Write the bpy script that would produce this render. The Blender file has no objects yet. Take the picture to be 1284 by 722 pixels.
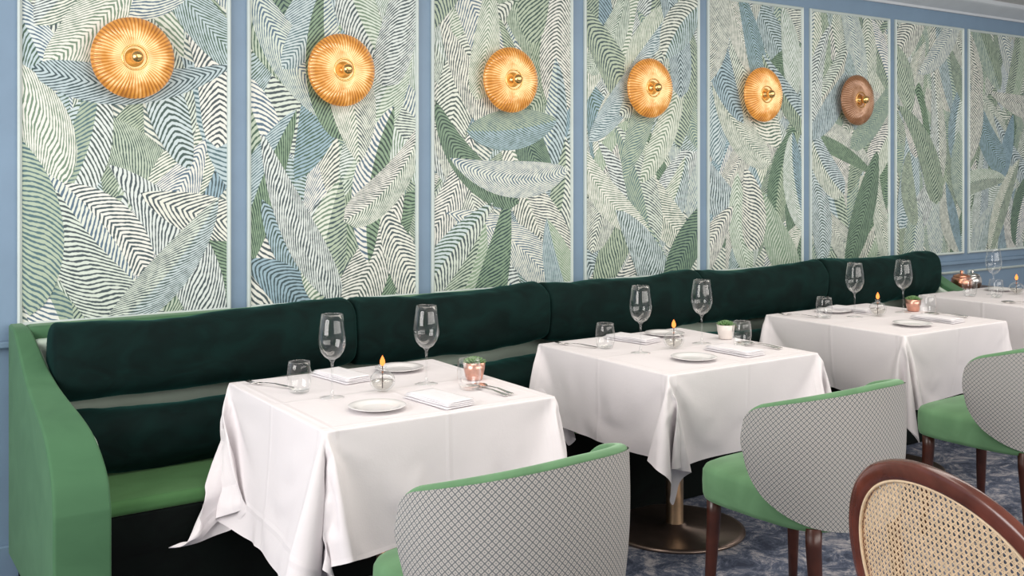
import bpy, bmesh, math, random
from mathutils import Vector, noise, Matrix
sc = bpy.context.scene
COL = sc.collection
try:
    sc.view_settings.view_transform = 'Standard'
except Exception: pass
WALL = 4.2
TOP = 0.755   # cloth surface height

# ---------------------------------------------------------------- materials
def new_mat(name):
    m = bpy.data.materials.new(name); m.use_nodes = True
    nt = m.node_tree; b = nt.nodes['Principled BSDF']
    return m, nt, b
def setv(b, **kw):
    for k, v in kw.items():
        k = k.replace('_', ' ')
        if k in b.inputs: b.inputs[k].default_value = v
def mather(nt):
    def mth(op, a, bb=None):
        x = nt.nodes.new('ShaderNodeMath'); x.operation = op
        for i, s in enumerate((a, bb)):
            if s is None: continue
            if isinstance(s, (int, float)): x.inputs[i].default_value = s
            else: nt.links.new(s, x.inputs[i])
        return x.outputs[0]
    return mth
def simple(name, col, rough=.5, metal=0., scale=8, var=.12, bump=0., **kw):
    m, nt, b = new_mat(name)
    tc = nt.nodes.new('ShaderNodeTexCoord')
    n = nt.nodes.new('ShaderNodeTexNoise'); n.inputs['Scale'].default_value = scale
    n.inputs['Detail'].default_value = 4
    nt.links.new(tc.outputs['Object'], n.inputs['Vector'])
    r = nt.nodes.new('ShaderNodeValToRGB')
    r.color_ramp.elements[0].position = .3; r.color_ramp.elements[1].position = .7
    r.color_ramp.elements[0].color = (*[c*(1-var) for c in col], 1)
    r.color_ramp.elements[1].color = (*[min(1, c*(1+var)) for c in col], 1)
    nt.links.new(n.outputs['Fac'], r.inputs['Fac'])
    nt.links.new(r.outputs['Color'], b.inputs['Base Color'])
    setv(b, Roughness=rough, Metallic=metal, **kw)
    if bump:
        bp = nt.nodes.new('ShaderNodeBump'); bp.inputs['Strength'].default_value = bump
        bp.inputs['Distance'].default_value = .01
        nt.links.new(n.outputs['Fac'], bp.inputs['Height']); nt.links.new(bp.outputs['Normal'], b.inputs['Normal'])
    return m
def velvet(name, dark, light, scale=5, sheen=.6, tint=(.3, .7, .5), bump=.3):
    m, nt, b = new_mat(name)
    tc = nt.nodes.new('ShaderNodeTexCoord')
    mp = nt.nodes.new('ShaderNodeMapping'); mp.inputs['Scale'].default_value = (1, 1.6, 1.6)
    nt.links.new(tc.outputs['Object'], mp.inputs['Vector'])
    n = nt.nodes.new('ShaderNodeTexNoise'); n.inputs['Scale'].default_value = scale
    n.inputs['Detail'].default_value = 5; n.inputs['Distortion'].default_value = 1.2
    nt.links.new(mp.outputs['Vector'], n.inputs['Vector'])
    r = nt.nodes.new('ShaderNodeValToRGB')
    r.color_ramp.elements[0].position = .35; r.color_ramp.elements[1].position = .72
    r.color_ramp.elements[0].color = (*dark, 1); r.color_ramp.elements[1].color = (*light, 1)
    nt.links.new(n.outputs['Fac'], r.inputs['Fac']); nt.links.new(r.outputs['Color'], b.inputs['Base Color'])
    setv(b, Roughness=.85, Sheen_Weight=sheen, Sheen_Roughness=.35, Sheen_Tint=(*tint, 1), Specular_IOR_Level=.15)
    if bump:
        bp = nt.nodes.new('ShaderNodeBump'); bp.inputs['Strength'].default_value = bump; bp.inputs['Distance'].default_value = .01
        nt.links.new(n.outputs['Fac'], bp.inputs['Height']); nt.links.new(bp.outputs['Normal'], b.inputs['Normal'])
    return m
M_wall = simple('blue_wall_paint', (.165, .25, .35), .5, var=.04)
M_frame = simple('pale_moulding_paint', (.50, .57, .55), .45, var=.04)
M_ceil = simple('ceiling_paint', (.58, .57, .56), .8, var=.03)
M_crown = simple('crown_paint', (.52, .56, .60), .6, var=.03)
M_darkvel = velvet('dark_green_velvet', (.0006, .0065, .0058), (.0016, .0155, .0135), 6, .16, (.10, .55, .48), .28)
M_green = velvet('green_velvet', (.055, .135, .068), (.070, .165, .084), 3, .28, (.65, .85, .65), .08)
M_seatgreen = velvet('seat_green_velvet', (.06, .15, .055), (.075, .185, .07), 3, .22, (.65, .85, .55), .05)
M_chairgreen = velvet('chair_green_velvet', (.108, .22, .112), (.138, .275, .143), 5, .35, (.7, .95, .7), .10)
M_pale = simple('pale_green_lining', (.44, .53, .45), .8, var=.05)
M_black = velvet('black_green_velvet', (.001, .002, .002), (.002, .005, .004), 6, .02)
M_wood = simple('dark_brown_leg_wood', (.055, .016, .010), .3, scale=20, var=.3)
M_redwood = simple('red_mahogany_polished_wood', (.115, .030, .018), .26, scale=12, var=.4, Coat_Weight=.3)
M_cane = simple('woven_cane', (.78, .60, .40), .5, scale=60, var=.12)
M_brass = simple('brass', (.80, .50, .20), .22, 1., scale=15, var=.08)
M_bronze = simple('brushed_brass', (.66, .50, .33), .34, 1., scale=25, var=.12)
M_darkbronze = simple('dark_bronze_plate', (.24, .18, .15), .3, .9, scale=10, var=.15)
M_steel = simple('polished_steel', (.62, .60, .58), .18, 1., scale=20, var=.05)
M_copper = simple('copper', (.72, .33, .22), .3, 1., scale=20, var=.1)
M_pinkpot = simple('rose_gold_copper', (.72, .38, .29), .3, .85, scale=40, var=.15)
M_whitepot = simple('white_ceramic', (.72, .66, .62), .3, var=.04)
M_china = simple('white_china', (.76, .74, .74), .12, var=.02)
M_napkin = simple('white_linen', (.76, .74, .76), .9, scale=60, var=.03, bump=.2)
M_leaf = simple('succulent_leaf', (.14, .26, .10), .5, scale=50, var=.4)
M_soil = simple('soil', (.05, .03, .02), .9, scale=50, var=.4)
M_wick = simple('wick', (.10, .08, .07), .8)
M_stationwood = simple('station_wood', (.12, .06, .035), .35, scale=10, var=.25)

def cloth_mat():
    m, nt, b = new_mat('white_table_linen'); mth = mather(nt)
    uv = nt.nodes.new('ShaderNodeUVMap'); uv.uv_map = 'UVMap'
    sep = nt.nodes.new('ShaderNodeSeparateXYZ'); nt.links.new(uv.outputs[0], sep.inputs[0])
    # ironed fold creases every quarter of the cloth
    def crease(s):
        d = mth('PINGPONG', mth('ADD', mth('MULTIPLY', s, 4.), .0), .5)
        mr = nt.nodes.new('ShaderNodeMapRange'); mr.inputs['From Min'].default_value = 0; mr.inputs['From Max'].default_value = .035
        mr.inputs['To Min'].default_value = 1; mr.inputs['To Max'].default_value = 0; nt.links.new(d, mr.inputs['Value']); return mr.outputs[0]
    n = nt.nodes.new('ShaderNodeTexNoise'); n.inputs['Scale'].default_value = 5; n.inputs['Detail'].default_value = 5
    nt.links.new(uv.outputs[0], n.inputs['Vector'])
    n2 = nt.nodes.new('ShaderNodeTexNoise'); n2.inputs['Scale'].default_value = 260
    nt.links.new(uv.outputs[0], n2.inputs['Vector'])
    h = mth('ADD', mth('ADD', mth('MULTIPLY', mth('MAXIMUM', crease(sep.outputs['X']), crease(sep.outputs['Y'])), .25), mth('MULTIPLY', n.outputs['Fac'], 1.2)), mth('MULTIPLY', n2.outputs['Fac'], .04))
    bp = nt.nodes.new('ShaderNodeBump'); bp.inputs['Strength'].default_value = .5; bp.inputs['Distance'].default_value = .014
    nt.links.new(h, bp.inputs['Height']); nt.links.new(bp.outputs['Normal'], b.inputs['Normal'])
    setv(b, Base_Color=(.745, .71, .722, 1), Roughness=.9, Specular_IOR_Level=.2)
    return m
M_cloth = cloth_mat()

def glass_mat(name, tint=(1, 1, 1), refl=.97, lo=.05, hi=.65, power=2.0):
    m = bpy.data.materials.new(name); m.use_nodes = True; nt = m.node_tree; nt.nodes.clear()
    mth = mather(nt)
    o = nt.nodes.new('ShaderNodeOutputMaterial'); mx = nt.nodes.new('ShaderNodeMixShader')
    t = nt.nodes.new('ShaderNodeBsdfTransparent'); t.inputs['Color'].default_value = (*tint, 1)
    g = nt.nodes.new('ShaderNodeBsdfGlossy'); g.inputs['Roughness'].default_value = .08
    g.inputs['Color'].default_value = (refl, refl, refl, 1)
    f = nt.nodes.new('ShaderNodeLayerWeight'); f.inputs['Blend'].default_value = .5
    fac = mth('ADD', mth('MULTIPLY', mth('POWER', f.outputs['Facing'], power), hi-lo), lo)
    nt.links.new(fac, mx.inputs['Fac']); nt.links.new(t.outputs[0], mx.inputs[1]); nt.links.new(g.outputs[0], mx.inputs[2])
    nt.links.new(mx.outputs[0], o.inputs['Surface'])
    return m
M_glass = glass_mat('clear_glass', (.98, .985, .985))
OIL = glass_mat('lamp_oil', (.86, .85, .82), .9, .08, .5)

def emis(name, col, st):
    m, nt, b = new_mat(name)
    setv(b, Base_Color=(0, 0, 0, 1), Emission_Color=(*col, 1), Emission_Strength=st, Roughness=1., Specular_IOR_Level=0.)
    return m
M_flame = emis('flame', (1., .27, .06), 2.3)

def sconce_mat(name, strength, base, cols, rough=.18):
    m, nt, b = new_mat(name); mth = mather(nt)
    tc = nt.nodes.new('ShaderNodeTexCoord')
    sep = nt.nodes.new('ShaderNodeSeparateXYZ'); nt.links.new(tc.outputs['Object'], sep.inputs[0])
    ang = mth('ARCTAN2', sep.outputs['Y'], sep.outputs['X'])
    rib = mth('ABSOLUTE', mth('SINE', mth('MULTIPLY', ang, 30.)))
    cb0 = nt.nodes.new('ShaderNodeCombineXYZ'); nt.links.new(sep.outputs['X'], cb0.inputs[0]); nt.links.new(sep.outputs['Y'], cb0.inputs[1])
    n = nt.nodes.new('ShaderNodeTexNoise'); n.inputs['Scale'].default_value = 15; n.inputs['Detail'].default_value = 2; n.inputs['Roughness'].default_value = .5
    nt.links.new(cb0.outputs[0], n.inputs['Vector'])
    ln = nt.nodes.new('ShaderNodeVectorMath'); ln.operation = 'LENGTH'; nt.links.new(cb0.outputs[0], ln.inputs[0])
    # falloff of the bulb's light through the glass, strongest beside the bulb
    fall = mth('ADD', mth('MULTIPLY', ln.outputs['Value'], -4.4), .52)
    s = mth('ADD', mth('ADD', mth('MULTIPLY', rib, .36), mth('MULTIPLY', n.outputs['Fac'], .85)), fall)
    r = nt.nodes.new('ShaderNodeValToRGB'); cr = r.color_ramp
    cr.elements[0].position = .34; cr.elements[0].color = (*cols[0], 1)
    cr.elements[1].position = 1.0; cr.elements[1].color = (*cols[2], 1)
    e = cr.elements.new(.66); e.color = (*cols[1], 1)
    nt.links.new(s, r.inputs['Fac'])
    nt.links.new(r.outputs['Color'], b.inputs['Emission Color'])
    setv(b, Base_Color=(*base, 1), Metallic=.3, Roughness=rough, Emission_Strength=strength, Coat_Weight=.6, Coat_Roughness=.04, IOR=1.5)
    return m
M_sconce = sconce_mat('lit_amber_ribbed_glass', 1.05, (.24, .11, .025), [(.20, .058, .006), (.60, .245, .040), (1., .80, .42)])
M_sconce_off = sconce_mat('unlit_amber_glass_painted_glow', .42, (.18, .085, .04), [(.07, .026, .010), (.26, .12, .055), (.80, .50, .32)])  # lamp is off; weak emission paints a glow into its glass

def wallpaper_mat():
    m, nt, b = new_mat('leaf_wallpaper'); mth = mather(nt)
    A = lambda n: (lambda x: (setattr(x, 'attribute_name', n), x)[1])(nt.nodes.new('ShaderNodeAttribute'))
    c, l, h = A('leaf_color'), A('line_color'), A('hatch')
    tc = nt.nodes.new('ShaderNodeTexCoord')
    def nz(s, d=2):
        n = nt.nodes.new('ShaderNodeTexNoise'); n.inputs['Scale'].default_value = s; n.inputs['Detail'].default_value = d
        nt.links.new(tc.outputs['Object'], n.inputs['Vector']); return n.outputs['Fac']
    s = mth('ADD', h.outputs['Fac'], mth('MULTIPLY', nz(24), .42))
    tri = mth('MULTIPLY', mth('PINGPONG', s, .5), 2.)
    thr = mth('ADD', mth('MULTIPLY', nz(45), .95), -.06)
    d = mth('SUBTRACT', thr, tri)
    sm = nt.nodes.new('ShaderNodeMapRange'); sm.inputs['From Min'].default_value = -.08; sm.inputs['From Max'].default_value = .08
    nt.links.new(d, sm.inputs['Value'])
    mx = nt.nodes.new('ShaderNodeMix'); mx.data_type = 'RGBA'
    nt.links.new(sm.outputs[0], mx.inputs['Factor']); nt.links.new(c.outputs['Color'], mx.inputs['A']); nt.links.new(l.outputs['Color'], mx.inputs['B'])
    nt.links.new(mx.outputs['Result'], b.inputs['Base Color']); setv(b, Roughness=.6)
    return m
M_paper = wallpaper_mat()

def fabric_mat():
    m, nt, b = new_mat('geometric_woven_fabric'); mth = mather(nt)
    uv = nt.nodes.new('ShaderNodeUVMap'); uv.uv_map = 'UVMap'
    sep = nt.nodes.new('ShaderNodeSeparateXYZ'); nt.links.new(uv.outputs[0], sep.inputs[0])
    p = .0165
    a = mth('PINGPONG', mth('DIVIDE', sep.outputs['X'], p), .5); c = mth('PINGPONG', mth('DIVIDE', sep.outputs['Y'], p), .5)
    dsum = mth('ADD', a, c)
    rings = mth('PINGPONG', mth('MULTIPLY', dsum, 2.), .5)
    mask = nt.nodes.new('ShaderNodeMapRange'); mask.inputs['From Min'].default_value = .14; mask.inputs['From Max'].default_value = .28
    nt.links.new(rings, mask.inputs['Value'])
    mx = nt.nodes.new('ShaderNodeMix'); mx.data_type = 'RGBA'
    mx.inputs['A'].default_value = (.11, .125, .135, 1); mx.inputs['B'].default_value = (.43, .41, .385, 1)
    nt.links.new(mask.outputs[0], mx.inputs['Factor']); nt.links.new(mx.outputs['Result'], b.inputs['Base Color'])
    setv(b, Roughness=.85)
    return m
M_fabric = fabric_mat()

def carpet_mat():
    m, nt, b = new_mat('mottled_blue_carpet')
    tc = nt.nodes.new('ShaderNodeTexCoord')
    n = nt.nodes.new('ShaderNodeTexNoise'); n.inputs['Scale'].default_value = 8; n.inputs['Detail'].default_value = 8; n.inputs['Roughness'].default_value = .85; n.inputs['Distortion'].default_value = .6
    nt.links.new(tc.outputs['Object'], n.inputs['Vector'])
    r = nt.nodes.new('ShaderNodeValToRGB'); cr = r.color_ramp
    cr.elements[0].position = .40; cr.elements[0].color = (.018, .026, .050, 1)
    cr.elements[1].position = .61; cr.elements[1].color = (.36, .345, .355, 1)
    e = cr.elements.new(.50); e.color = (.070, .088, .135, 1)
    nt.links.new(n.outputs['Fac'], r.inputs['Fac']); nt.links.new(r.outputs['Color'], b.inputs['Base Color'])
    setv(b, Roughness=.95)
    bp = nt.nodes.new('ShaderNodeBump'); bp.inputs['Strength'].default_value = .4
    n3 = nt.nodes.new('ShaderNodeTexNoise'); n3.inputs['Scale'].default_value = 300
    nt.links.new(tc.outputs['Object'], n3.inputs['Vector']); nt.links.new(n3.outputs['Fac'], bp.inputs['Height']); nt.links.new(bp.outputs['Normal'], b.inputs['Normal'])
    return m
M_carpet = carpet_mat()

# ---------------------------------------------------------------- helpers
def obj(name, verts, faces, mat, parent=None, smooth=True, loc=(0, 0, 0), **props):
    me = bpy.data.meshes.new(name); me.from_pydata([tuple(v) for v in verts], [], faces); me.validate(); me.update()
    if mat: me.materials.append(mat)
    if smooth:
        for p in me.polygons: p.use_smooth = True
    o = bpy.data.objects.new(name, me); COL.objects.link(o); o.location = loc
    if parent: o.parent = parent
    for k, v in props.items(): o[k] = v
    return o
def fix_normals(o):
    bm = bmesh.new(); bm.from_mesh(o.data); bmesh.ops.recalc_face_normals(bm, faces=bm.faces); bm.to_mesh(o.data); bm.free()
def root(name, label, cat, loc=(0, 0, 0), rot=0, group=None):
    o = bpy.data.objects.new(name, None); COL.objects.link(o); o.empty_display_size = .1
    o.location = loc; o.rotation_euler = (0, 0, rot); o['label'] = label; o['category'] = cat
    if group: o['group'] = group
    return o
def box(name, x0, x1, y0, y1, z0, z1, mat, parent=None, bevel=0., seg=3, **props):
    v = [(x, y, z) for x in (x0, x1) for y in (y0, y1) for z in (z0, z1)]
    f = [(0, 1, 3, 2), (4, 6, 7, 5), (0, 4, 5, 1), (2, 3, 7, 6), (0, 2, 6, 4), (1, 5, 7, 3)]
    o = obj(name, v, f, mat, parent, smooth=bevel > 0, **props)
    fix_normals(o)
    if bevel:
        m = o.modifiers.new('bevel', 'BEVEL'); m.width = bevel; m.segments = seg; m.limit_method = 'ANGLE'
        w = o.modifiers.new('wn', 'WEIGHTED_NORMAL')
    return o
def struct(o): o['kind'] = 'structure'; return o
def lathe_data(prof, n=32):
    v, f = [], []
    for r, z in prof:
        for i in range(n):
            a = 2*math.pi*i/n; v.append((r*math.cos(a), r*math.sin(a), z))
    m = len(prof)
    for j in range(m-1):
        for i in range(n):
            k = (i+1) % n; f.append((j*n+i, j*n+k, (j+1)*n+k, (j+1)*n+i))
    return v, f
def lathe(name, prof, mat, parent=None, n=32, loc=(0, 0, 0), **props):
    v, f = lathe_data(prof, n)
    o = obj(name, v, f, mat, parent, loc=loc, **props)
    bm = bmesh.new(); bm.from_mesh(o.data); bmesh.ops.remove_doubles(bm, verts=bm.verts, dist=1e-5)
    bmesh.ops.recalc_face_normals(bm, faces=bm.faces); bm.to_mesh(o.data); bm.free()
    return o
def tube_data(pts, rad, closed=False, n=10, up=Vector((0, 0, 1))):
    v, f = [], []; m = len(pts)
    for i, p in enumerate(pts):
        a = pts[(i-1) % m] if (closed or i > 0) else pts[i]; b = pts[(i+1) % m] if (closed or i < m-1) else pts[i]
        t = (Vector(b)-Vector(a)).normalized(); s = t.cross(up)
        if s.length < 1e-3: s = t.cross(Vector((1, 0, 0)))
        s.normalize(); u = s.cross(t)
        r = rad[i] if isinstance(rad, (list, tuple)) else rad
        for k in range(n):
            an = 2*math.pi*k/n; v.append(Vector(p)+s*(r*math.cos(an))+u*(r*math.sin(an)))
    for i in range(m if closed else m-1):
        i2 = (i+1) % m
        for k in range(n):
            k2 = (k+1) % n; f.append((i*n+k, i*n+k2, i2*n+k2, i2*n+k))
    if not closed:
        f.append(tuple(range(n-1, -1, -1))); f.append(tuple((m-1)*n+k for k in range(n)))
    return v, f
def dup(src, loc, rot=None, label=None):
    c = src.copy(); COL.objects.link(c); c.location = loc
    if rot is not None: c.rotation_euler = (0, 0, rot)
    if label: c['label'] = label
    for ch in src.children:
        d = ch.copy(); COL.objects.link(d); d.parent = c
        for g in ch.children:
            e = g.copy(); COL.objects.link(e); e.parent = d
    return c

# ---------------------------------------------------------------- room
XL, XR, YN = -2.0, 9.5, -1.6
struct(box('floor', XL, XR, YN, WALL+.1, -.1, 0, M_carpet))
struct(box('ceiling', XL, XR, YN, WALL+.1, 2.66, 2.76, M_ceil))
struct(box('wall_back', XL, XR, WALL, WALL+.1, 0, 2.66, M_wall))
struct(box('baseboard_back', XL, XR, WALL-.02, WALL, 0, .12, M_wall, bevel=.006))
prof = [(WALL, 2.57), (WALL-.02, 2.57), (WALL-.025, 2.585), (WALL-.14, 2.628), (WALL-.15, 2.635), (WALL-.15, 2.66), (WALL, 2.66)]
v = [(XL, y, z) for y, z in prof]+[(XR, y, z) for y, z in prof]; n = len(prof)
f = [(i, (i+1) % n, n+(i+1) % n, n+i) for i in range(n)]+[tuple(range(n)), tuple(range(2*n-1, n-1, -1))]
c = obj('trim_1', v, f, M_crown, smooth=False); fix_normals(c); struct(c)
c = box('trim_2', XL, XR, WALL-.03, WALL, .845, .87, M_wall, bevel=.006); struct(c)

panels = [(.645, 1.425), (1.519, 2.306), (2.398, 3.200), (3.296, 4.085), (4.170, 4.945), (5.030, 5.780), (5.860, 6.600), (6.680, 7.47), (7.56, 8.35)]
PZ0, PZ1 = .915, 2.475
def frame(idx, x0, x1, z0, z1, w=.018, d=.018):
    ys = [(0, WALL), (0.0, WALL-d*.6), (w*.35, WALL-d), (w*.8, WALL-d*.7), (w, WALL-.004), (w, WALL)]
    v, f = [], []
    for cx, cz, sx, sz in ((x0, z0, 1, 1), (x1, z0, -1, 1), (x1, z1, -1, -1), (x0, z1, 1, -1)):
        for o_, y in ys: v.append((cx+sx*o_, y, cz+sz*o_))
    k = len(ys)
    for c in range(4):
        c2 = (c+1) % 4
        for j in range(k-1): f.append((c*k+j, c2*k+j, c2*k+j+1, c*k+j+1))
    o = obj('trim_%d' % idx, v, f, M_frame, smooth=False); fix_normals(o); struct(o)
WHITE = [(.68, .70, .63), (.64, .68, .61), (.70, .71, .66), (.58, .65, .58), (.62, .68, .66)]
SAGE = [(.39, .47, .36), (.44, .52, .42), (.34, .42, .32)]
DEEP = [(.17, .26, .18), (.21, .31, .21)]
PALEB = [(.43, .53, .56), (.50, .59, .61)]
BLUE = [(.27, .39, .46), (.33, .45, .51)]
def wallpaper(x0, x1, z0, z1, seed):
    rng = random.Random(seed)
    V, F, C, L, H = [], [], [], [], []
    yb = WALL-.004
    def addv(x, y, z, c, l, h): V.append((x, y, z)); C.append(c); L.append(l); H.append(h); return len(V)-1
    i0 = [addv(x, yb, z, (.64, .67, .60), (.08, .13, .13), z/.022+x*30) for x, z in ((x0, z0), (x1, z0), (x1, z1), (x0, z1))]
    F.append(tuple(i0))
    spots = []
    nx, nz = 5, 8
    for i in range(nx):
        for j in range(nz):
            spots.append((x0+(i+rng.random())*(x1-x0)/nx, z0+(j+rng.random())*(z1-z0)/nz))
    for _ in range(9): spots.append((rng.uniform(x0, x1), rng.uniform(z0, z1)))
    rng.shuffle(spots)
    TV = (0, .25, .5, .75, 1.)
    for n_, (cx, cz) in enumerate(spots):
        y = yb-.0006-.00008*n_
        late = n_/len(spots)
        ang = math.pi/2+rng.choice([-1, 1])*rng.uniform(.08, .80)
        if rng.random() < .08: ang = rng.uniform(0, math.pi)
        Ln = rng.uniform(.55, 1.0)*(1.08-.22*late); W = rng.uniform(.078, .118)*(1.08-.14*late)
        bend = rng.choice([-1, 1])*rng.uniform(.15, 1.0); sp = rng.uniform(.0180, .0245)
        k = rng.choice([1.0, 1.4, 2.0]); cv = rng.uniform(1.1, 1.6)
        mode = rng.random()       # herringbone halves, or one sweep of parallel ribs
        ks = (k, k) if mode < .50 else ((k, -k) if mode < .80 else (-k*.8, k*.8))
        def pick():
            q = rng.random()
            if q < .54: return rng.choice(WHITE)
            if q < .76: return rng.choice(SAGE)
            if q < .84: return rng.choice(DEEP)
            if q < .95: return rng.choice(PALEB)
            return rng.choice(BLUE)
        ca = pick(); cb = ca if rng.random() < .62 else pick()
        def line(c):
            lum = sum(c)/3
            if lum > .58: return rng.choice([(.05, .08, .09), (.06, .09, .085), (.08, .14, .105), (.08, .14, .20), (.05, .075, .085), (.15, .23, .16)])
            if lum > .34: return rng.choice([(.045, .085, .075), (.04, .075, .085), (.05, .105, .07), (.07, .14, .16)])
            return rng.choice([(.025, .065, .045), (.02, .05, .055), (.50, .56, .49), (.03, .06, .05)])
        la = line(ca); lb = la if ca == cb else line(cb)
        NS = 18; px, pz = cx, cz; a0 = ang-bend*.5
        pts = []
        for s in range(NS+1):
            a = a0+bend*s/NS; pts.append((px, pz, a)); px += math.cos(a)*Ln/NS; pz += math.sin(a)*Ln/NS
        ox, oz = pts[NS//2][0]-cx, pts[NS//2][1]-cz
        rows = []
        pk = rng.uniform(.55, 1.0); ex = rng.uniform(.62, .85)
        for s, (px, pz, a) in enumerate(pts):
            px -= ox; pz -= oz; u = s/NS
            w = W*(max(0., math.sin(math.pi*u**pk)))**ex+.0005
            nx_, nz_ = -math.sin(a), math.cos(a); d = u*Ln
            A_ = [addv(px+nx_*w*t, y, pz+nz_*w*t, ca, la, (d+ks[0]*W*(w/W*t)**cv)/sp) for t in TV]
            B_ = [addv(px-nx_*w*t, y, pz-nz_*w*t, cb, lb, (d+ks[1]*W*(w/W*t)**cv)/sp) for t in TV]
            rows.append((A_, B_))
        for s in range(NS):
            for side in (0, 1):
                a, b = rows[s][side], rows[s+1][side]
                for q in range(len(TV)-1): F.append((a[q], a[q+1], b[q+1], b[q]))
    me = bpy.data.meshes.new('wall_panel_wallpaper'); me.from_pydata(V, [], F); me.update()
    at = me.attributes.new('leaf_color', 'FLOAT_COLOR', 'POINT'); at.data.foreach_set('color', [q for c in C for q in (*c, 1)])
    at = me.attributes.new('line_color', 'FLOAT_COLOR', 'POINT'); at.data.foreach_set('color', [q for c in L for q in (*c, 1)])
    at = me.attributes.new('hatch', 'FLOAT', 'POINT'); at.data.foreach_set('value', H)
    bm = bmesh.new(); bm.from_mesh(me)
    for co, no in (((x0, 0, 0), (-1, 0, 0)), ((x1, 0, 0), (1, 0, 0)), ((0, 0, z0), (0, 0, -1)), ((0, 0, z1), (0, 0, 1))):
        bmesh.ops.bisect_plane(bm, geom=bm.verts[:]+bm.edges[:]+bm.faces[:], dist=1e-6, plane_co=co, plane_no=no, clear_outer=True)
    bm.to_mesh(me); bm.free(); me.materials.append(M_paper)
    o = bpy.data.objects.new('wallpaper_panel', me); COL.objects.link(o)
    o['label'] = 'leaf-patterned wallpaper panel in green, blue and white strokes'; o['category'] = 'wallpaper panel'; o['group'] = 'wallpaper panels along the blue wall'
for i, (a, b) in enumerate(panels):
    a -= .012; b += .012
    frame(3+i, a, b, PZ0, PZ1)
    wallpaper(a+.016, b-.016, PZ0+.016, PZ1-.016, 910+i)
    frame(20+i, a, b, .18, .80)

# ---------------------------------------------------------------- sconces
def make_sconce(loc, mat, label):
    r = root('wall_sconce', label, 'wall lamp', loc, 0, 'round wall lamps on the panels')
    r.rotation_euler = (math.pi/2, 0, 0)          # local +z points into the room
    lathe('back_plate', [(0, 0), (.062, 0), (.062, .012), (.045, .02), (.045, .045), (0, .045)], M_brass, r, 40)
    prof = [(.036, .052), (.046, .060), (.056, .068), (.075, .074), (.095, .075), (.115, .071), (.132, .063), (.146, .053), (.154, .045), (.1575, .040), (.157, .034), (.150, .032), (.14, .038), (.11, .056), (.075, .062), (.05, .055), (.036, .048)]
    n = 480; v, f = [], []
    for j, (rr, z) in enumerate(prof):
        w = min(1, max(0, (rr-.040)/.04))*min(1, max(.25, (.160-rr)/.02))
        for i in range(n):
            a = 2*math.pi*i/n; rib = abs(math.sin(a*30))-.5
            r2 = rr*(1+.008*w*rib); z2 = z+.0042*w*rib
            v.append((r2*math.cos(a), r2*math.sin(a), z2))
    m = len(prof)
    for j in range(m):
        j2 = (j+1) % m
        for i in range(n):
            k = (i+1) % n; f.append((j*n+i, j*n+k, j2*n+k, j2*n+i))
    g = obj('glass_shade', v, f, mat, r); fix_normals(g)
    ring = [Vector((.047*math.cos(a), .047*math.sin(a), .066)) for a in [2*math.pi*i/40 for i in range(40)]]
    v, f = tube_data(ring, .004, True, 8); obj('ring', v, f, M_brass, r)
    lathe('stem', [(0, .04), (.034, .045), (.036, .055), (.012, .062), (.010, .085), (0, .085)], M_brass, r, 32)
    pr = [(.025*math.sin(math.pi*i/14), .094-.025*math.cos(math.pi*i/14)) for i in range(15)]
    lathe('finial', pr, M_brass, r, 28, label='round brass ball finial')
    return r
sx = [(a+b)/2 for a, b in panels[:6]]
for i, x in enumerate(sx):
    on = i < 5
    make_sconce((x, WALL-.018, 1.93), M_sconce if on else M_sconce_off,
                'glowing amber ribbed-glass round wall lamp with brass ball' if on else 'unlit amber-brown ribbed-glass round wall lamp on wallpaper')

# ---------------------------------------------------------------- banquette
BX0, BX1 = .60, 5.92
bq = root('banquette', 'long built-in green velvet banquette against the blue wall', 'banquette', (0, 0, 0))
def slab(name, prof, xa, xb, mat, bevel, parent=bq, **p):
    n = len(prof); v = [(xa(y), y, z) for y, z in prof]+[(xb(y), y, z) for y, z in prof]
    f = [(i, (i+1) % n, n+(i+1) % n, n+i) for i in range(n)]+[tuple(range(n)), tuple(range(2*n-1, n-1, -1))]
    o = obj(name, v, f, mat, parent, **p); fix_normals(o)
    m = o.modifiers.new('b', 'BEVEL'); m.width = bevel; m.segments = 6; m.limit_method = 'ANGLE'; m.angle_limit = math.radians(50)
    o.modifiers.new('w', 'WEIGHTED_NORMAL'); return o
def smooth_keys(keys, n=6):
    out = []
    for i in range(len(keys)-1):
        p0 = keys[max(i-1, 0)]; p1 = keys[i]; p2 = keys[i+1]; p3 = keys[min(i+2, len(keys)-1)]
        for k in range(n):
            t = k/n
            out.append(tuple(.5*((2*p1[c])+(-p0[c]+p2[c])*t+(2*p0[c]-5*p1[c]+4*p2[c]-p3[c])*t*t+(-p0[c]+3*p1[c]-3*p2[c]+p3[c])*t**3) for c in (0, 1)))
    out.append(keys[-1]); return out
def armprof(inset=0, front=3.33, zb=.09):
    keys = [(4.175, .935), (4.07, .925), (3.97, .875), (3.88, .82), (3.78, .772), (3.67, .735), (3.57, .705), (3.48, .668), (front+.075, .612), (front+.022, .54), (front, .45)]
    pts = [(max(y, front), z-inset) for y, z in smooth_keys(keys)]
    pts += [(front, zb), (4.175, zb)]
    return pts
inn = lambda y: .650+.120*max(0, (4.18-y)/.85)**1.25      # arm thickens toward its front
slab('arm', armprof(), lambda y: BX0, inn, M_green, .032, label='mid-green velvet sloping arm')
slab('arm_lining', armprof(.034, 3.375, .1), lambda y: inn(y)-.012, lambda y: inn(y)+.016, M_pale, .010, label='pale green inner arm lining')
slab('arm', armprof(), lambda y: BX1-.11, lambda y: BX1, M_green, .03, label='mid-green velvet sloping arm')
slab('arm_lining', armprof(.03, 3.38, .1), lambda y: BX1-.135, lambda y: BX1-.10, M_pale, .012, label='pale green inner arm lining')
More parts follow.
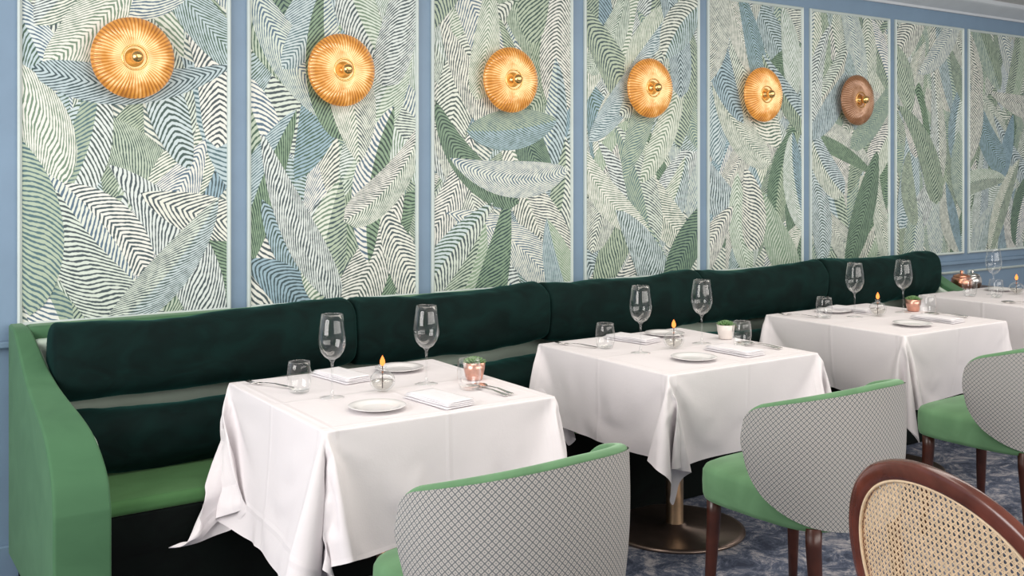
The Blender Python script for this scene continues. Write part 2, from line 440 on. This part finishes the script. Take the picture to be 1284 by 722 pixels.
box('back_rim', BX0+.04, BX1-.08, 4.06, 4.175, .05, .932, M_green, bq, .03, 4, label='green velvet top rim of the back')
box('backrest', BX0+.06, BX1-.12, 4.0, 4.065, .38, .89, M_pale, bq, .02, 4, label='pale green back padding')
box('seat', BX0+.10, BX1-.13, 3.45, 4.01, .385, .435, M_seatgreen, bq, .02, 5, label='green velvet seat')
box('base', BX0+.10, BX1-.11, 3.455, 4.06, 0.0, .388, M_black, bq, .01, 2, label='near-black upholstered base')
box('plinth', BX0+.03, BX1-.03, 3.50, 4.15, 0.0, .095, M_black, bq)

def bolster(name, x0, x1, y, z, ry, rz, seed, tilt=0., label='', sag=.014):
    L = x1-x0; NX, NR = 60, 32; v, f = [], []
    for i in range(NX+1):
        t = -1+2*i/NX; t = math.copysign(abs(t)**.7, t); xx = t*L/2
        d = (L/2-abs(xx))/.035
        e = 1 if d >= 1 else math.sqrt(max(0, 1-(1-d)**2))
        e = .80+.20*e if i not in (0, NX) else .76
        for k in range(NR):
            a = 2*math.pi*k/NR; ca, sa = math.cos(a), math.sin(a)
            q = 2/2.45; cy = math.copysign(abs(ca)**q, ca)*ry; cz = math.copysign(abs(sa)**q, sa)*rz
            nz = noise.noise(Vector((xx*3.2+seed*7, ca*1.3, sa*1.3)))*.10+noise.noise(Vector((xx*9+seed, ca*2, sa*2)))*.055+noise.noise(Vector((xx*20+seed, ca*3+sa*2, sa*3)))*.024
            v.append((xx+(.02*nz), cy*e*(1+nz), cz*e*(1+nz)-sag*math.cos(math.pi*t/2)+.010*noise.noise(Vector((xx*2.5, seed*3, 0)))))
    for i in range(NX):
        for k in range(NR):
            k2 = (k+1) % NR; f.append((i*NR+k, i*NR+k2, (i+1)*NR+k2, (i+1)*NR+k))
    f.append(tuple(range(NR))); f.append(tuple(NX*NR+k for k in range(NR-1, -1, -1)))
    o = obj(name, v, f, M_darkvel, loc=((x0+x1)/2, y, z)); fix_normals(o); o.rotation_euler = (0, tilt, 0)
    m = o.modifiers.new('s', 'SUBSURF'); m.levels = 1; m.render_levels = 1
    o['label'] = label; o['category'] = 'cushion'; return o
ends = [.695, 1.83, 2.80, 3.77, 4.72, 5.79]
for i in range(5):
    o = bolster('bolster_cushion', ends[i]-.006, ends[i+1]+.006, 3.90, [.832, .84, .845, .848, .855][i], .097, .135, i+1, [-.018, -.012, -.004, -.012, -.006][i],
                'long dark green velvet bolster along the banquette back'); o['group'] = 'upper velvet bolsters on the banquette'
    o = bolster('lumbar_cushion', ends[i]+(.045 if i == 0 else .012), ends[i+1]-.004, 3.84, .546, .115, .112, i+21, 0,
                'dark green velvet lower back cushion on the seat', .006); o['group'] = 'lower velvet cushions on the banquette'

# ---------------------------------------------------------------- tables + cloths
HALF = .41
tables = [(1.62, 3.15), (2.985, 3.20), (4.47, 3.27), (5.86, 3.34)]
t0 = None
for i, (tx, ty) in enumerate(tables):
    if t0 is None:
        t0 = root('dining_table', 'square pedestal dining table with brass column under white cloth', 'table', (tx, ty, 0), 0, 'pedestal dining tables')
        box('tabletop', -HALF+.012, HALF-.012, -HALF+.012, HALF-.012, .715, .745, M_stationwood, t0, .004)
        lathe('column', [(.036, .012), (.036, .70), (.10, .702), (.10, .716), (0, .716)], M_bronze, t0, 36)
        lathe('base', [(0, 0), (.285, 0), (.29, .004), (.288, .012), (.27, .016), (.05, .019), (.045, .03), (0, .03)], M_darkbronze, t0, 64)
    else: dup(t0, (tx, ty, 0))
cl = []
# overhangs (left, right, front, back), seed, pulled corners {(sx,sy): target}
cfg = [(.43, .345, .34, .365, 1, {(-1, 1): (-.68, .205, .292)}),
       (.30, .29, .32, .30, 2, {}), (.29, .31, .31, .30, 3, {}), (.30, .30, .31, .30, 4, {})]
def axis(lo, hi):
    nl = round(lo/.021); nh = round(hi/.021); ni = 38
    return [-HALF-lo+lo*i/nl for i in range(nl)]+[-HALF+2*HALF*i/ni for i in range(ni)]+[HALF+hi*i/nh for i in range(nh+1)]
for (tx, ty), (lo_, hi_, fr_, bk_, seed, pull) in zip(tables, cfg):
    ax, ay = axis(lo_, hi_), axis(fr_, bk_); NXX, NYY = len(ax)-1, len(ay)-1
    v, f, uvs = [], [], []; pins = []; pulled = {}
    for i, x in enumerate(ax):
        for j, y in enumerate(ay):
            dx = max(abs(x)-HALF, 0); dy = max(abs(y)-HALF, 0)
            z = .753-(dx+dy)*.35+(dx+dy)*.14*noise.noise(Vector((x*5+seed*5, y*5, seed)))
            if abs(x) < HALF+.0005 and abs(y) < HALF+.0005: pins.append(len(v))
            for (sx_, sy_), tgt in pull.items():
                ci, cj = (NXX if sx_ > 0 else 0), (NYY if sy_ > 0 else 0)
                if i == ci and j == cj:
                    pins.append(len(v)); pulled[len(v)] = Vector(tgt)
            v.append((x, y, z)); uvs.append((x/1.5+.5, y/1.5+.5))
    for i in range(NXX):
        for j in range(NYY): f.append((i*(NYY+1)+j, (i+1)*(NYY+1)+j, (i+1)*(NYY+1)+j+1, i*(NYY+1)+j+1))
    o = obj('tablecloth_tmp', v, f, None, loc=(tx, ty, 0))
    uvl = o.data.uv_layers.new(name='UVMap')
    for lp in o.data.loops: uvl.data[lp.index].uv = uvs[lp.vertex_index]
    vg = o.vertex_groups.new(name='pin'); vg.add(pins, 1., 'REPLACE')
    if pulled:
        o.shape_key_add(name='Basis'); kb = o.shape_key_add(name='pull')
        for i_, p in pulled.items(): kb.data[i_].co = p
        kb.value = 0; kb.keyframe_insert('value', frame=1); kb.value = 1; kb.keyframe_insert('value', frame=40)
    m = o.modifiers.new('cloth', 'CLOTH'); s = m.settings
    s.quality = 8; s.mass = .25; s.vertex_group_mass = 'pin'; s.air_damping = 2.
    s.tension_stiffness = 60; s.compression_stiffness = 60; s.shear_stiffness = 30; s.bending_stiffness = .6
    s.tension_damping = 15; s.shear_damping = 15; s.bending_damping = .8
    m.collision_settings.use_collision = True; m.collision_settings.distance_min = .003
    m.point_cache.frame_start = 1; m.point_cache.frame_end = 120
    cb = box('coll_tmp', -HALF+.008, HALF-.008, -HALF+.008, HALF-.008, .70, .748, None); cb.location = (tx, ty, 0)
    cb.modifiers.new('c', 'COLLISION'); cb.collision.thickness_outer = .002
    cl.append((o, cb, seed))
sb = box('coll_seat', .6, 5.9, 3.455, 4.0, .0, .437, None); sb.modifiers.new('c', 'COLLISION'); sb.collision.thickness_outer = .003
for fr in range(1, 112): sc.frame_set(fr)
dg = bpy.context.evaluated_depsgraph_get()
for o, cb, seed in cl:
    me = bpy.data.meshes.new_from_object(o.evaluated_get(dg))
    for p in me.polygons: p.use_smooth = True
    me.materials.clear(); me.materials.append(M_cloth)
    on_edge = [abs(v_.co.z-.753) < .002 and abs(max(abs(v_.co.x), abs(v_.co.y))-HALF) < .003 for v_ in me.vertices]
    ca_ = me.attributes.new('crease_edge', 'FLOAT', 'EDGE')
    for e_ in me.edges:
        if on_edge[e_.vertices[0]] and on_edge[e_.vertices[1]]: ca_.data[e_.index].value = .75
    t = bpy.data.objects.new('tablecloth', me); COL.objects.link(t); t.location = o.location
    t['label'] = 'white linen tablecloth draped in pointed corners over table'; t['category'] = 'tablecloth'; t['group'] = 'white tablecloths'
    m = t.modifiers.new('sub', 'SUBSURF'); m.levels = 2; m.render_levels = 2
for o, cb, seed in cl:
    bpy.data.objects.remove(o); bpy.data.objects.remove(cb)
bpy.data.objects.remove(sb)
sc.frame_set(1)

# ---------------------------------------------------------------- tableware prototypes
def make_wine(loc):
    r = root('wine_glass', 'tall clear stemmed wine glass on white tablecloth', 'wine glass', loc, 0, 'wine glasses on the tables')
    lathe('stem', [(.040, .0008), (.0405, .0015), (.03, .003), (.012, .005), (.0055, .010), (.0038, .03), (.0035, .09), (.0045, .115), (.010, .1235)], M_glass, r, 32)
    lathe('bowl', [(0, .124), (.010, .125), (.024, .133), (.037, .150), (.0445, .172), (.0460, .19), (.0435, .22), (.0385, .25), (.0350, .272), (.0338, .2725), (.0344, .270)], M_glass, r, 40)
    return r
def make_tumbler(loc):
    r = root('water_tumbler', 'clear stemless glass tumbler on white tablecloth', 'glass', loc, 0, 'water tumblers on the tables')
    lathe('body', [(0, .001), (.026, .001), (.031, .003), (.037, .02), (.0405, .045), (.0405, .065), (.0375, .09), (.0355, .104), (.0343, .1045), (.0348, .102)], M_glass, r, 36)
    lathe('thick_base', [(.031, .011), (.022, .008), (0, .007)], M_glass, r, 30)
    return r
def make_lamp(loc):
    r = root('oil_candle', 'small glass globe oil candle with orange flame', 'candle', loc, 0, 'oil candles on the tables')
    pr = [(0, .001), (.018, .001)]+[(.043*math.sin(a), .036-.036*math.cos(a)) for a in [.5+i*(2.3/12) for i in range(13)]]+[(.011, .073), (.010, .077), (.014, .083)]
    lathe('globe', pr, M_glass, r, 36)
    lathe('oil', [(0, .004)]+[(.036*math.sin(a), .036-.031*math.cos(a)) for a in [.3+i*.13 for i in range(11)]]+[(0, .037)], OIL, r, 28, label='pale lamp oil')
    lathe('wick', [(0, .01), (.002, .01), (.002, .088), (0, .088)], M_wick, r, 10)
    lathe('flame', [(0, .085), (.005, .087), (.0090, .095), (.0082, .104), (.0045, .113), (0, .121)], M_flame, r, 16)
    return r
def make_plate(loc):
    r = root('side_plate', 'round white china side plate on tablecloth', 'plate', loc, 0, 'side plates on the tables')
    lathe('body', [(0, 0), (.048, 0), (.052, .002), (.07, .007), (.088, .0115), (.09, .0125), (.088, .0135), (.069, .0095), (.055, .0045), (.048, .0035), (0, .0035)], M_china, r, 56)
    return r
def make_napkin(loc, rot):
    r = root('folded_napkin', 'folded white linen napkin on tablecloth', 'napkin', loc, rot, 'folded napkins on the tables')
    V, F = [], []
    for layer in range(4):
        z0 = .0005+layer*.0042; w, l = .056-.0015*layer, .118-.003*layer; nx, ny = 8, 14; b = len(V)
        for s in (0, 1):
            for i in range(nx+1):
                for j in range(ny+1):
                    x = -w+2*w*i/nx; y = -l+2*l*j/ny
                    e = min(1, (w-abs(x))/.006, (l-abs(y))/.006); e = max(e, 0)
                    wav = .0022*(1+noise.noise(Vector((x*14, y*10, layer*.4))))*(1 if layer else 0)
                    V.append((x+.003*layer, y, z0+wav+(.0019+(.0019 if s else -.0019)*(.3+.7*e))))
        n1 = (nx+1)*(ny+1)
        for s in (0, 1):
            for i in range(nx):
                for j in range(ny):
                    a = b+s*n1+i*(ny+1)+j; F.append((a, a+1, a+ny+2, a+ny+1))
        per = [i*(ny+1) for i in range(nx+1)]+[nx*(ny+1)+j for j in range(1, ny+1)]+[i*(ny+1)+ny for i in range(nx-1, -1, -1)]+[j for j in range(ny-1, 0, -1)]
        for q in range(len(per)):
            a, c = b+per[q], b+per[(q+1) % len(per)]; F.append((a, c, c+n1, a+n1))
    o = obj('folded_cloth', V, F, M_napkin, r); fix_normals(o); return r
def cutlery_mesh(name, st, parent, tines=False):
    V, F = [], []
    for (y, w, z, cup) in st:
        for q in (-1, -.5, 0, .5, 1): V.append((q*w, y, z-cup*(1-q*q)))
    n = len(st)
    for i in range(n-1):
        for k in range(4): a = i*5+k; F.append((a, a+1, a+6, a+5))
    if tines:
        y0 = st[-1][0]
        for q in (-.9, -.3, .3, .9):
            x = q*.0105; b = len(V)
            for y, z in ((y0, st[-1][2]), (y0+.02, st[-1][2]-.001), (y0+.045, st[-1][2]+.004)):
                V.append((x-.0014, y, z)); V.append((x+.0014, y, z))
            F.append((b, b+1, b+3, b+2)); F.append((b+2, b+3, b+5, b+4))
    o = obj(name, V, F, M_steel, parent); m = o.modifiers.new('s', 'SOLIDIFY'); m.thickness = .0016; m.offset = 1
    return o
def make_spoon(loc, rot):
    r = root('spoon', 'polished steel spoon on white tablecloth', 'spoon', loc, rot, 'spoons on the tables')
    cutlery_mesh('handle_and_bowl', [(-.10, .005, .004, 0), (-.097, .0085, .004, 0), (-.07, .0065, .006, 0), (-.02, .0035, .010, 0), (.03, .003, .008, 0), (.045, .005, .0055, .0005), (.052, .012, .0055, .003), (.065, .0185, .0065, .0055), (.08, .020, .0070, .006), (.095, .0165, .0065, .005), (.105, .010, .006, .003), (.109, .002, .006, 0)], r)
    return r
def make_fork(loc, rot):
    r = root('fork', 'polished steel fork on white tablecloth', 'fork', loc, rot, 'forks on the tables')
    cutlery_mesh('handle_and_tines', [(-.10, .005, .002, 0), (-.097, .0085, .002, 0), (-.07, .0065, .005, 0), (-.02, .0035, .009, 0), (.025, .003, .008, 0), (.035, .006, .006, 0), (.045, .0115, .005, 0), (.058, .012, .004, .001)], r, True)
    return r
def make_plant(loc, potmat, lab, s=1.):
    r = root('potted_succulent', lab, 'potted plant', loc, 0)
    lathe('pot', [(0, 0), (.027, 0), (.030, .004), (.037, .035), (.040, .062), (.038, .062), (.035, .045), (0, .045)], potmat, r, 14)
    lathe('soil', [(0, .046), (.035, .046), (.0355, .052), (.02, .056), (0, .057)], M_soil, r, 20)
    V, F = [], []
    for k in range(54):
        ring = k/54; a = k*2.39996; rad = .004+.032*ring; til = .15+1.0*ring; ln = .020+.008*ring
        bx, by, bz = rad*.6*math.cos(a), rad*.6*math.sin(a), .062-.008*ring
        dr = Vector((math.cos(a)*math.sin(til), math.sin(a)*math.sin(til), math.cos(til))); sd = Vector((-math.sin(a), math.cos(a), 0)); nn = dr.cross(sd)
        b = len(V)
        for (t, w) in ((0, .002), (.35, .0050), (.7, .0052), (.92, .0025), (1, .0003)):
            for q in range(6):
                an = q*math.pi/3; p = Vector((bx, by, bz))+dr*(t*ln)+sd*(w*math.cos(an))+nn*(w*.5*math.sin(an)); V.append(p)
        for t in range(4):
            for q in range(6):
                q2 = (q+1) % 6; F.append((b+t*6+q, b+t*6+q2, b+(t+1)*6+q2, b+(t+1)*6+q))
    obj('succulent_leaves', V, F, M_leaf, r)
    return r
protos = {}
def place(kind, maker, x, y, rot=None):
    if kind not in protos:
        protos[kind] = maker((x, y, TOP)) if rot is None else maker((x, y, TOP), rot)
    else: dup(protos[kind], (x, y, TOP), rot)
def lay(ox, oy, items):
    for k, x, y, *r in items:
        mk = dict(wine=make_wine, tum=make_tumbler, lamp=make_lamp, plate=make_plate, nap=make_napkin, spoon=make_spoon, fork=make_fork)[k]
        place(k, mk, ox+x, oy+y, r[0] if r else None)
base_items = [('tum', .14, .52), ('wine', .20, .39), ('lamp', .38, .385), ('wine', .56, .405), ('tum', .635, .245), ('plate', .25, .165), ('plate', .60, .68),
              ('nap', .36, .67, .15), ('nap', .46, .15, .12), ('spoon', .700, .19, .06), ('fork', .672, .185, .12), ('fork', .10, .68, .5)]
lay(1.21, 2.74, base_items)
lay(2.575, 2.79, [('tum', .164, .565), ('wine', .212, .398), ('lamp', .40, .405), ('wine', .58, .425), ('tum', .677, .287), ('plate', .292, .175), ('plate', .60, .68),
                 ('nap', .39, .66, .2), ('nap', .54, .20, .05), ('spoon', .748, .24, .1), ('fork', .722, .235, .2), ('fork', .10, .68, .4)])
lay(4.06, 2.86, [('tum', .14, .56), ('wine', .30, .50), ('lamp', .43, .46), ('wine', .64, .46), ('tum', .646, .32), ('plate', .30, .17), ('plate', .36, .68),
                 ('nap', .47, .66, .2), ('nap', .54, .20, .05), ('spoon', .74, .27, .2), ('fork', .715, .265, .3), ('fork', .09, .68, .4)])
lay(5.45, 2.93, [('tum', .18, .60), ('wine', .36, .56), ('lamp', .50, .50), ('wine', .62, .44), ('tum', .25, .48), ('plate', .60, .66), ('nap', .46, .28, .2), ('spoon', .12, .24, .2), ('fork', .09, .235, .3)])
p1 = make_plant((1.95, 3.12, TOP), M_pinkpot, 'small green succulent in a rose-gold copper pot on tablecloth')
p2 = make_plant((3.335, 3.25, TOP), M_whitepot, 'small green succulent in a white ceramic pot on tablecloth')
p3 = make_plant((4.80, 3.33, TOP), M_pinkpot, 'small green succulent in a rose-gold copper pot on tablecloth')

# ---------------------------------------------------------------- barrel chairs
def make_chair(loc, rot, label):
    r = root('dining_chair', label, 'chair', loc, rot, 'barrel-back dining chairs')
    Rx, Ry, y0 = .315, .270, -.020
    PH = math.radians(95); NP = 60
    def plan(ph, sc_=1.):
        s, c = math.sin(ph), math.cos(ph)
        ex = .97
        x = Rx*math.copysign(abs(s)**ex, s); y = -Ry*math.copysign(abs(c)**ex, c)
        if c < 0: y = Ry*abs(c)*1.0; x = Rx*math.copysign(1, s)
        return x*sc_, y*sc_+y0
    # rounded upper and lower front corners of the wraparound back
    def top(ph):
        q = abs(ph)/PH; r_ = max(0, (q-.84)/.16)
        return .834-.080*q**1.7-.050*(1-math.sqrt(max(0, 1-r_*r_)))
    def bot(ph):
        q = abs(ph)/PH; r_ = max(0, (q-.84)/.16)
        return .405+.155*q**3.0+.060*(1-math.sqrt(max(0, 1-r_*r_)))
    def nrm(ph):
        a, b = plan(ph-.03), plan(ph+.03); t = Vector((b[0]-a[0], b[1]-a[1], 0)).normalized()
        return Vector((t.y, -t.x, 0))
    def P(ph, v):
        z = bot(ph)+(top(ph)-bot(ph))*v; fl = .93+.07*((z-.37)/.46)
        bulge = .010*math.sin(math.pi*v)
        x, y = plan(ph, fl); return Vector((x, y, z))+nrm(ph)*bulge
    V, F = [], []; t = .038
    phs = [PH*math.sin(math.pi/2*(-1+2*i/NP))*.6+PH*(-1+2*i/NP)*.4 for i in range(NP+1)]
    for ph in phs:
        n = nrm(ph); row = []
        q_ = abs(ph)/PH; r_ = max(0, (q_-.93)/.07); tt = t*max(.35, math.sqrt(max(0, 1-r_*r_)))
        for k in range(7): row.append(P(ph, k/6)-n*.004)
        Tp = P(ph, 1)-n*.004
        for k in range(1, 6):
            a = math.pi*k/6; row.append(Tp-n*(tt/2*(1-math.cos(a)))+Vector((0, 0, .009*math.sin(a))))
        for k in range(6, -1, -1): row.append(P(ph, k/6)-n*(.004+tt))
        V += row; ring = len(row)
    for i in range(NP):
        for k in range(ring):
            k2 = (k+1) % ring; F.append((i*ring+k, i*ring+k2, (i+1)*ring+k2, (i+1)*ring+k))
    F.append(tuple(range(ring))); F.append(tuple(NP*ring+k for k in range(ring)))
    o = obj('backrest', V, F, M_chairgreen, r, label='green velvet inner back and top edge'); fix_normals(o)
    V, F, UV = [], [], []; arc = 0; prev = None; NV = 12
    for ph in phs:
        q = P(ph, .7)
        if prev is not None: arc += (Vector((q.x, q.y, 0))-prev).length
        prev = Vector((q.x, q.y, 0))
        for k in range(NV+1):
            v_ = k/NV; p = P(ph, v_); V.append(p+nrm(ph)*.001); UV.append((arc, p.z))
    for i in range(NP):
        for k in range(NV): a = i*(NV+1)+k; F.append((a, a+1, a+NV+2, a+NV+1))
    o = obj('outer_back', V, F, M_fabric, r, label='grey and white geometric woven fabric outside')
    uvl = o.data.uv_layers.new(name='UVMap')
    for lp in o.data.loops: uvl.data[lp.index].uv = UV[lp.vertex_index]
    V, F = [], []; n = 56
    prof = [(.93, .405), (.985, .410), (1.0, .425), (1.005, .465), (1.0, .498), (.975, .512), (.92, .520), (.6, .527), (.3, .530)]
    for (s, z) in prof:
        for i in range(n):
            a = 2*math.pi*i/n; c, s_ = math.cos(a), math.sin(a); q = 2/4.8
            x = math.copysign(abs(c)**q, c)*.260*s; y = math.copysign(abs(s_)**q, s_)*.285*s
            if y < 0:
                y *= .84; x *= 1-.14*min(1, abs(y)/.24)**2
            V.append((x, y, z))
    m = len(prof)
    for j in range(m-1):
        for i in range(n): k = (i+1) % n; F.append((j*n+i, j*n+k, (j+1)*n+k, (j+1)*n+i))
    V.append((0, 0, .531)); c_ = len(V)-1
    for i in range(n): F.append(((m-1)*n+i, (m-1)*n+(i+1) % n, c_))
    F.append(tuple(range(n)))
    o = obj('seat', V, F, M_chairgreen, r, label='green velvet seat'); fix_normals(o)
    for sxx, syy in ((-1, 1), (1, 1), (-1, -1), (1, -1)):
        tx, ty = sxx*.205, syy*.215-(0 if syy > 0 else -.03); bx, by = sxx*.220, ty+syy*.015-(.02 if syy < 0 else 0)
        pts = [Vector((tx, ty, .42)), Vector((tx, ty, .36)), Vector(((tx+bx)/2, (ty+by)/2, .17)), Vector((bx, by, .0))]
        v, f = tube_data(pts, [.025, .024, .019, .014], False, 12, Vector((0, 1, 0)))
        for q in range(12): v[-12+q].z = 0.0
        obj('leg', v, f, M_wood, r, label='dark brown tapered wooden leg')
    return r
CL = 'barrel-back chair, green velvet seat, grey patterned outer back'
ch = make_chair((1.43, 2.15, 0), 0.08, CL)
dup(ch, (2.70, 2.27, 0), 0.04)
dup(ch, (4.03, 2.37, 0), 0.04)

# ---------------------------------------------------------------- cane chair
def make_cane(loc, rot):
    # local: x = along the back width, y = toward the sitter
    r = root('cane_chair', 'rounded cane-back chair with red mahogany polished wood frame', 'chair', loc, rot)
    A, B, ZC, KC = .300, .235, .655, .30
    def S(a, b, off=0):
        y = KC*a*a-.14*b+off
        return Vector((a, y, ZC+b))
    E = 2.1
    def out(t, s=1.):
        c, q = math.cos(t), math.sin(t)
        return (math.copysign(abs(c)**(2/E), c)*A*s, math.copysign(abs(q)**(2/E), q)*B*s)
    N = 96
    pts = [S(*out(2*math.pi*i/N)) for i in range(N)]
    V, F = [], []; n = 20
    for i, p in enumerate(pts):
        t = (pts[(i+1) % N]-pts[(i-1) % N]).normalized(); nn = Vector((-2*KC*p.x, 1, .14)).normalized(); s = t.cross(nn).normalized(); nn = s.cross(t)
        for k in range(n):
            an = 2*math.pi*k/n; c_, s_ = math.cos(an), math.sin(an)   # flattened rounded-rectangle section
            V.append(p+s*(.022*math.copysign(abs(c_)**.65, c_))+nn*(.014*math.copysign(abs(s_)**.65, s_)))
    for i in range(N):
        for k in range(n): F.append((i*n+k, i*n+(k+1) % n, ((i+1) % N)*n+(k+1) % n, ((i+1) % N)*n+k))
    o = obj('back_frame', V, F, M_redwood, r, label='polished red-brown wooden back frame'); fix_normals(o)
    pts = [S(*out(2*math.pi*i/N, .91), off=-.008) for i in range(N)]
    v, f = tube_data(pts, .0035, True, 6, Vector((0, 1, 0))); obj('spline', v, f, M_cane, r, label='cane edge spline')
    V, F = [], []
    def strip(p0, d, w, off):
        n = int(1.0/.012); prev = None
        for i in range(n+1):
            q = (-.5+i/n); a = p0[0]+d[0]*q; b = p0[1]+d[1]*q
            if abs(a/(A*.94))**E+abs(b/(B*.94))**E < 1:
                s = (-d[1]*w, d[0]*w)
                l = S(a-s[0], b-s[1], off); rr = S(a+s[0], b+s[1], off)
                V.append(l); V.append(rr); cur = len(V)-2
                if prev is not None: F.append((prev, prev+1, cur+1, cur))
                prev = cur
            else: prev = None
    sp = .0130; k = int(.42/sp)
    for i in range(-k, k+1):
        for dd in (-.0017, .0017):
            strip((i*sp+dd, 0), (0, 1), .0010, 0); strip((0, i*sp+dd), (1, 0), .0010, -.0006)
    q = .70710678
    for i in range(-60, 61):
        c = (i+.5)*sp*q
        strip((c*q, c*q), (q, -q), .0012, -.0012); strip((c*q, -c*q), (q, q), .0012, -.0018)
    o = obj('cane_panel', V, F, M_cane, r, label='woven natural cane back panel')
    V, F = [], []; n = 40; prof = [(.95, .40), (1, .41), (1.0, .45), (.95, .465), (.5, .475)]
    for (s, z) in prof:
        for i in range(n):
            a = 2*math.pi*i/n; c, s_ = math.cos(a), math.sin(a); qq = 2/3.2
            V.append((math.copysign(abs(c)**qq, c)*.25*s, .30+math.copysign(abs(s_)**qq, s_)*.24*s, z))
    for j in range(len(prof)-1):
        for i in range(n): kk = (i+1) % n; F.append((j*n+i, j*n+kk, (j+1)*n+kk, (j+1)*n+i))
    F.append(tuple(range(n))); F.append(tuple((len(prof)-1)*n+i for i in range(n)))
    o = obj('seat', V, F, M_cane, r, label='natural cane seat'); fix_normals(o)
    for sx_ in (-1, 1):
        pts = [S(sx_*.18, -.18), Vector((sx_*.205, .085, .42)), Vector((sx_*.215, .06, .2)), Vector((sx_*.225, .03, 0))]
        v, f = tube_data(pts, [.017, .02, .018, .014], False, 12, Vector((0, 1, 0)))
        for z in range(12): v[-12+z].z = 0
        obj('leg', v, f, M_redwood, r)
        pts = [Vector((sx_*.20, .48, .42)), Vector((sx_*.205, .49, .2)), Vector((sx_*.21, .50, 0))]
        v, f = tube_data(pts, [.021, .018, .013], False, 12, Vector((0, 1, 0)))
        for z in range(12): v[-12+z].z = 0
        obj('leg', v, f, M_redwood, r)
    return r
make_cane((1.868, 1.224, 0), math.atan2(-.9676, -.2516))

# ---------------------------------------------------------------- service corner beyond banquette
st = root('side_station', 'small dark wood service table beside banquette', 'table', (6.28, 3.93, 0))
box('top', -.26, .26, -.2, .2, .69, .72, M_stationwood, st, .004)
for a in (-1, 1):
    for b in (-1, 1): box('leg', a*.22-.02, a*.22+.02, b*.16-.02, b*.16+.02, 0, .692, M_stationwood, st)
def pot(loc, mat, lab, s=1.):
    r = root('lidded_pot', lab, 'pot', loc)
    lathe('body', [(0, 0), (.045*s, 0), (.06*s, .02*s), (.065*s, .05*s), (.06*s, .08*s), (.05*s, .09*s), (0, .09*s)], mat, r, 32)
    lathe('lid', [(.052*s, .09*s), (.05*s, .098*s), (.02*s, .108*s), (.006*s, .11*s), (.011*s, .122*s), (.006*s, .13*s), (0, .131*s)], mat, r, 28)
    pts = [Vector((.055*s+.04*s*math.sin(a), 0, .055*s+.032*s*math.cos(a))) for a in [i*math.pi/10 for i in range(11)]]
    v, f = tube_data(pts, .005*s, False, 8, Vector((0, 1, 0))); obj('handle', v, f, M_wood, r)
    return r
pot((6.13, 3.90, .72), M_copper, 'small copper lidded pot on service table')
pot((6.33, 3.95, .72), M_steel, 'small polished steel lidded pot on service table', .9)

# ---------------------------------------------------------------- light
w = bpy.data.worlds.new('world'); sc.world = w; w.use_nodes = True
bg = w.node_tree.nodes['Background']; bg.inputs['Color'].default_value = (1, .975, .97, 1); bg.inputs['Strength'].default_value = .50
def area(name, loc, target, sx_, sy_, e, col=(1, 1, 1)):
    l = bpy.data.lights.new(name, 'AREA'); l.shape = 'RECTANGLE'; l.size = sx_; l.size_y = sy_; l.energy = e; l.color = col
    o = bpy.data.objects.new(name, l); COL.objects.link(o); o.location = loc
    o.rotation_euler = (Vector(target)-Vector(loc)).to_track_quat('-Z', 'Y').to_euler()
area('window_light_rear', (4.2, -1.3, 1.9), (4.4, 4.0, 1.1), 7.0, 1.6, 155, (1, .955, .90))
area('window_light_side', (-1.7, 2.2, 1.8), (3.0, 3.4, .9), 2.2, 1.8, 110, (1, .965, .94))
area('overhead_area_light', (3.6, 2.6, 2.6), (3.6, 2.9, 0), 6.0, .8, 60, (1, .92, .84))  # wide warm area light just under the ceiling, no fitting modelled

# ---------------------------------------------------------------- camera
cam = bpy.data.cameras.new('camera'); co = bpy.data.objects.new('camera', cam); COL.objects.link(co)
co.location = (0, 0, 1.5); co.rotation_euler = (math.pi/2, 0, -math.radians(34.09))
cam.sensor_width = 36; cam.lens = 36.45; cam.shift_y = -0.116; cam.clip_start = .05
sc.camera = co
